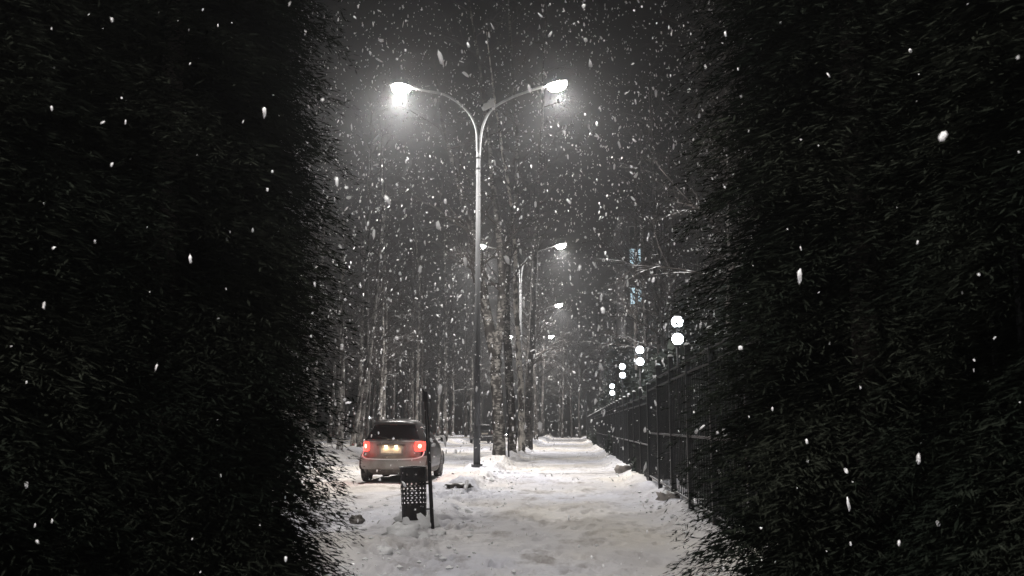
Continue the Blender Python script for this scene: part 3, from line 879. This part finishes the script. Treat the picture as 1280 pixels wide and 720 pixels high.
def build_car(label, loc):
    car = thing('hatchback_car', label, 'car', loc)
    # body shell
    zs = list(np.arange(.20, 1.50, .025)) + [1.51, 1.53, 1.55, 1.57, 1.583, 1.595, 1.600, 1.605]
    N = 200; vs = []; fs = []
    for z in zs:
        A = slice_(z)[0]; L = A[-1]
        for i in range(N): vs.append(bp(-L + 2 * L * i / N, z))
    wy = (.80, 3.42)
    for j in range(len(zs) - 1):
        for i in range(N):
            q = (j*N+i, j*N+(i+1) % N, (j+1)*N+(i+1) % N, (j+1)*N+i)
            c = [sum(vs[k][a] for k in q) / 4 for a in range(3)]
            if abs(c[0]) > .6 and any((c[1]-w_)**2 + (c[2]-.33)**2 < .385**2 for w_ in wy): continue
            fs.append(q)
    fs.append(tuple((len(zs)-1)*N + i for i in range(N)))
    b = MB(); b.add(vs, fs)
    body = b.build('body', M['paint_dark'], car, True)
    fl = MB(); fl.box((0, 2.1, .27), (1.25, 3.9, .12)); fl.box((0, 2.1, .55), (1.2, 3.7, .4)); fl.build('underbody', M['trim'], car)
    # bumper standing proud, with a ledge that catches light
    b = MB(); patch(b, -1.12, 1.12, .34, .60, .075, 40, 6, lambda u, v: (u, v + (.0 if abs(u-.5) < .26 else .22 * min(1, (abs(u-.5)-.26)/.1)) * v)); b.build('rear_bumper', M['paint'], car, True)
    b = MB(); patch(b, -.98, .98, .20, .36, .030, 30, 4); patch(b, -.46, .46, .385, .50, .048, 14, 3); b.build('bumper_skirt', M['lower'], car, True)
    b = MB()
    for s in (-1, 1): patch(b, s*.66 - .09, s*.66 + .09, .40, .445, .052, 4, 2)
    b.build('reflector', M['tail_off'], car)
    b = MB(); b.tube(curve([bp(-.93, .76, .03), bp(-.80, .655, .065), bp(-.58, .605, .075), bp(-.3, .592, .08), bp(0, .59, .08), bp(.3, .592, .08), bp(.58, .605, .075), bp(.80, .655, .065), bp(.93, .76, .03)], 4), .016, 8); b.build('snow_ledge', M['snow_pure'], car, True)  # light along the bumper ledge, laid on as a white strip
    # tailgate details
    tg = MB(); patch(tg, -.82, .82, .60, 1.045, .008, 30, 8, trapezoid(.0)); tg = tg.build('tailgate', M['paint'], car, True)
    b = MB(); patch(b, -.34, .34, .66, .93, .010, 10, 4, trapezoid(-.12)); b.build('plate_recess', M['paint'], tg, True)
    b = MB(); patch(b, -.36, .36, .925, .965, .045, 10, 2); b.build('trim_strip', M['lower'], tg, True)
    b = MB(); patch(b, -.26, .26, .735, .855, .022, 8, 2); b.build('number_plate', M['plate'], tg)
    for s in (-1, 1):
        b = MB(); patch(b, s*.13 - .035, s*.13 + .035, .902, .922, .035, 3, 1); b.build('plate_lamp', M['amber'], tg)
    b = MB(); patch(b, -.05, .05, .985, 1.02, .014, 4, 2); b.build('badge', M['rim'], tg)
    # glass
    gz = MB(); patch(gz, -.74, .74, 1.06, 1.45, .006, 24, 8, trapezoid(.16)); rg = gz.build('rear_window', M['glass'], car, True)
    b = MB(); b.tube([bp(.0, 1.075, .03), bp(-.16, 1.12, .035), bp(-.36, 1.16, .03)], [.012, .009, .006], 6); b.build('wiper', M['trim'], rg)
    for s in (-1, 1):
        for (y0, y1, k) in ((.62, 1.02, 0), (1.10, 1.86, 0), (1.94, 2.62, 0)):
            g = MB(); a0, a1 = s*(y0 + .55), s*(y1 + .55)
            if s < 0: a0, a1 = a1, a0
            patch(g, a0, a1, 1.06, 1.40, .006, 8, 6); g.build('side_window', M['glass'], car, True)
        hs = MB()
        for yy in (1.55, 2.40):
            x_, y_, z_ = bp(s*(yy + .62), .93, .03); hs.bbox((x_, y_, z_), (.03, .16, .03), b=.008)
        hs.build('door_handle', M['lower'], car)
        sl = MB(); a0, a1 = s*1.35, s*3.35
        patch(sl, min(a0, a1), max(a0, a1), .22, .34, .012, 12, 2); sl.build('side_skirt', M['lower'], car)
        # arches
        for w_ in wy:
            ar = MB(); pts = []
            for k in range(15):
                an = math.pi * k / 14; y_ = w_ + .395 * math.cos(an); z_ = .33 + .385 * math.sin(an)
                W = interp(WT, min(z_, .8)); pts.append((s * (W - .012), y_, z_))
            ar.tube(pts, .022, 6); ar.build('wheel_arch', M['lower'], car, True)
        # mirror
        mr = MB(); mr.bbox((s*1.00, 2.72, 1.06), (.20, .11, .15), (0, 0, s*R(8)), b=.03); mr.tube([(s*.84, 2.74, 1.03), (s*.93, 2.72, 1.04)], .025, 6); mo = mr.build('mirror', M['trim'], car)
        g = MB(); g.bbox((s*1.005, 2.66, 1.06), (.155, .006, .11), (0, 0, s*R(8)), b=.002); g.build('mirror_glass', M['glass'], mo)
        # tail lamp: wraps the corner
        t = MB(); patch(t, *( (.585, 1.03) if s > 0 else (-1.03, -.585)), .78, 1.03, .018, 14, 8, disc(.45)); tl = t.build('tail_light', M['tail'], car, True)
        t = MB(); patch(t, *((.69, .81) if s > 0 else (-.81, -.69)), .86, .96, .023, 8, 8, disc(1)); t.build('bulb', M['tailcore'], tl, True)
    # spoiler and antenna
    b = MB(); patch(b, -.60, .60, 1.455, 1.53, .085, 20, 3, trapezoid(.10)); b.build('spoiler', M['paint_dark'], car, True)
    b = MB(); patch(b, -.09, .09, 1.44, 1.456, .05, 4, 1); b.build('brake_light', M['tail_off'], car)
    b = MB(); b.tube([(0, .75, 1.58), (0, .62, 1.72)], [.008, .003], 6); b.build('antenna', M['trim'], car)
    b = MB(); b.tube([(.42, .12, .245), (.42, -.02, .24)], .03, 10); b.build('exhaust', M['rim'], car)
    for s in (-1, 1):
        for w_ in wy:
            ty = MB()
            ty.lathe([(.20, -.10), (.235, -.105), (.30, -.105), (.325, -.085), (.33, -.05), (.333, 0), (.33, .05), (.325, .085), (.30, .105), (.235, .105), (.20, .10), (.20, -.10)], 36, (s*.745, w_, .33), 'x')
            wh = ty.build('wheel', M['rubber'], car, True)
            rm = MB(); x_ = s*.745 + s*.07
            rm.lathe([(.0, 0), (.05, .0), (.06, -.01 * s)], 16, (x_ + s*.02, w_, .33), 'x')
            rm.lathe([(.175, 0), (.20, s*.03), (.212, s*.035)], 30, (x_, w_, .33), 'x')
            for k in range(10):
                an = 2*math.pi*k/10
                rm.tube([(x_ + s*.015, w_ + .04*math.cos(an), .33 + .04*math.sin(an)), (x_ + s*.02, w_ + .19*math.cos(an), .33 + .19*math.sin(an))], [.018, .012], 5)
            rm.build('rim', M['rim'], wh)
    for w_ in wy:
        b = MB(); b.tube([(-.7, w_, .33), (.7, w_, .33)], .045, 8); b.build('axle', M['trim'], car)
    return car, body
rx = (489 - 712) / 49.6
car, body = build_car('hatchback with dusty beige tailgate, dark sides, glowing red tail lamps and lit number plate', (rx, 24.2, 0))
car.location.z = tz(rx, 25) - .01
car2 = copy_tree(car)
car2['label'] = 'dark parked car half hidden behind the birch trunks far down the road'
car2['category'] = 'car'
car2.location = (-7.0, 80, tz(-7, 80)); car2.rotation_euler = (0, 0, R(12))
def relink(o):
    for s in o.material_slots:
        r = {'silver_beige_paint': 'paint_dark', 'lit_tail_lamp': 'tail_off', 'tail_lamp_bulb': 'tail_off', 'amber_lens': 'trim', 'road_film_plastic': 'trim'}.get(s.material.name if s.material else '')
        if r: s.link = 'OBJECT'; s.material = M[r]
    for c in o.children: relink(c)
relink(car2)
for s in (-1, 1):
    l = bpy.data.lights.new('plate_light', 'POINT'); l.energy = 1.3; l.color = (1, .72, .42); l.shadow_soft_size = .015
    o = bpy.data.objects.new('plate_light', l); COL.objects.link(o); o.parent = car; o.location = (s * .13, .045, .895)
    l = bpy.data.lights.new('tail_light_glow', 'POINT'); l.energy = 3.2; l.color = (1, .05, .03); l.shadow_soft_size = .05
    o = bpy.data.objects.new('tail_light_glow', l); COL.objects.link(o); o.parent = car; o.location = (s * .80, -.04, .92)

# ------------------------------------------------------------------ falling snow
def flakes(n, ylo, yhi, smin, smax, seed, xr=(-20, 14), zr=(0.1, 20)):
    g = np.random.default_rng(seed)
    c = np.stack([g.uniform(*xr, n), g.uniform(ylo, yhi, n), g.uniform(*zr, n)], 1)
    c = c[np.linalg.norm(c - np.array(EYE), axis=1) > 1.3]
    n = len(c)
    s = smin + (smax - smin) * g.random(n) ** 2.2
    ph = (1 + 5 ** .5) / 2
    base = np.array([(-1,ph,0),(1,ph,0),(-1,-ph,0),(1,-ph,0),(0,-1,ph),(0,1,ph),(0,-1,-ph),(0,1,-ph),(ph,0,-1),(ph,0,1),(-ph,0,-1),(-ph,0,1)]) / 1.9
    sc3 = np.stack([s, s * g.uniform(.3, .65, n), s * g.uniform(.6, 3.3, n)], 1)
    v = base[None] * sc3[:, None] * g.uniform(.6, 1.3, (n, 12, 1))
    ax = g.normal(0, 1, (n, 3)); ax /= np.linalg.norm(ax, axis=1)[:, None]
    an = g.normal(0, .75, n)
    K = np.cross(ax[:, None], v)
    v = v * np.cos(an)[:, None, None] + K * np.sin(an)[:, None, None] + ax[:, None] * (np.einsum('nij,nj->ni', v, ax) * (1 - np.cos(an))[:, None])[..., None]
    v = v + c[:, None]
    f = np.array([(0,11,5),(0,5,1),(0,1,7),(0,7,10),(0,10,11),(1,5,9),(5,11,4),(11,10,2),(10,7,6),(7,1,8),(3,9,4),(3,4,2),(3,2,6),(3,6,8),(3,8,9),(4,9,5),(2,4,11),(6,2,10),(8,6,7),(9,8,1)])
    return v.reshape(-1, 3), (f[None] + 12 * np.arange(n)[:, None, None]).reshape(-1, 3)
V = []; Fc = []; o_ = 0
for args in ((17000, 9, 48, .008, .032, 1), (3800, 18, 44, .012, .030, 6, (-12, 8), (1, 17)), (3800, 3, 14, .0025, .009, 4, (-5, 3), (0.1, 8)), (3200, 1.5, 8, .002, .006, 2, (-6, 4), (0.1, 6)), (3000, 44, 75, .012, .030, 3, (-20, 12), (.1, 20))):
    v, f = flakes(*args); V.append(v); Fc.append(f + o_); o_ += len(v)
V = np.concatenate(V).astype(np.float32); Fc = np.concatenate(Fc).astype(np.int32)
me = bpy.data.meshes.new('falling_snow')
me.vertices.add(len(V)); me.vertices.foreach_set('co', V.ravel())
me.loops.add(Fc.size); me.loops.foreach_set('vertex_index', Fc.ravel())
me.polygons.add(len(Fc)); me.polygons.foreach_set('loop_start', np.arange(0, Fc.size, 3, dtype=np.int32))
me.polygons.foreach_set('use_smooth', np.ones(len(Fc), bool)); me.update(calc_edges=True)
fm = bpy.data.materials.new('snowflake'); fm.use_nodes = True; nt = fm.node_tree; nt.nodes.clear()
out = nt.nodes.new('ShaderNodeOutputMaterial'); mx = nt.nodes.new('ShaderNodeMixShader'); mx.inputs[0].default_value = .5
d = nt.nodes.new('ShaderNodeBsdfDiffuse'); t = nt.nodes.new('ShaderNodeBsdfTranslucent')
for q in (d, t): q.inputs[0].default_value = (.92, .92, .93, 1); nt.links.new(q.outputs[0], mx.inputs[1 if q is d else 2])
nt.links.new(mx.outputs[0], out.inputs[0])
tag(link('falling_snow', me, fm), 'white snowflakes drifting down through the lamp light', 'snowfall', kind='stuff')

# ------------------------------------------------------------------ haze
hz = MB(); hz.box((0, 150, 11.5), (420, 380, 26)); 
hm = bpy.data.materials.new('night_haze'); hm.use_nodes = True; nt = hm.node_tree; nt.nodes.clear()
out = nt.nodes.new('ShaderNodeOutputMaterial'); pv = nt.nodes.new('ShaderNodeVolumePrincipled')
pv.inputs['Color'].default_value = (.90, .92, .95, 1); pv.inputs['Density'].default_value = .0026; pv.inputs['Anisotropy'].default_value = .82
nt.links.new(pv.outputs[0], out.inputs['Volume'])
ho = hz.build('haze', hm); tag(ho, 'thin snowy haze filling the night air', 'haze', kind='stuff')

# ------------------------------------------------------------------ world
wd = bpy.data.worlds.new('World'); sc.world = wd; wd.use_nodes = True
nt = wd.node_tree; bg = nt.nodes['Background']
sky = nt.nodes.new('ShaderNodeTexSky'); sky.sky_type = 'NISHITA'; sky.sun_disc = False
sky.sun_elevation = R(-4); sky.sun_rotation = R(200)
nt.links.new(sky.outputs[0], bg.inputs[0]); bg.inputs[1].default_value = .05

vs_ = sc.view_settings
sc.display_settings.display_device = 'sRGB'
vs_.view_transform = 'Standard'; vs_.look = 'None'; vs_.exposure = 0; vs_.gamma = 1; vs_.use_curve_mapping = False
cy = sc.cycles
cy.use_denoising = True; cy.max_bounces = 4; cy.diffuse_bounces = 2; cy.glossy_bounces = 2; cy.transmission_bounces = 2
cy.volume_bounces = 0; cy.transparent_max_bounces = 4; cy.sample_clamp_indirect = 4; cy.sample_clamp_direct = 0
cy.caustics_reflective = False; cy.caustics_refractive = False
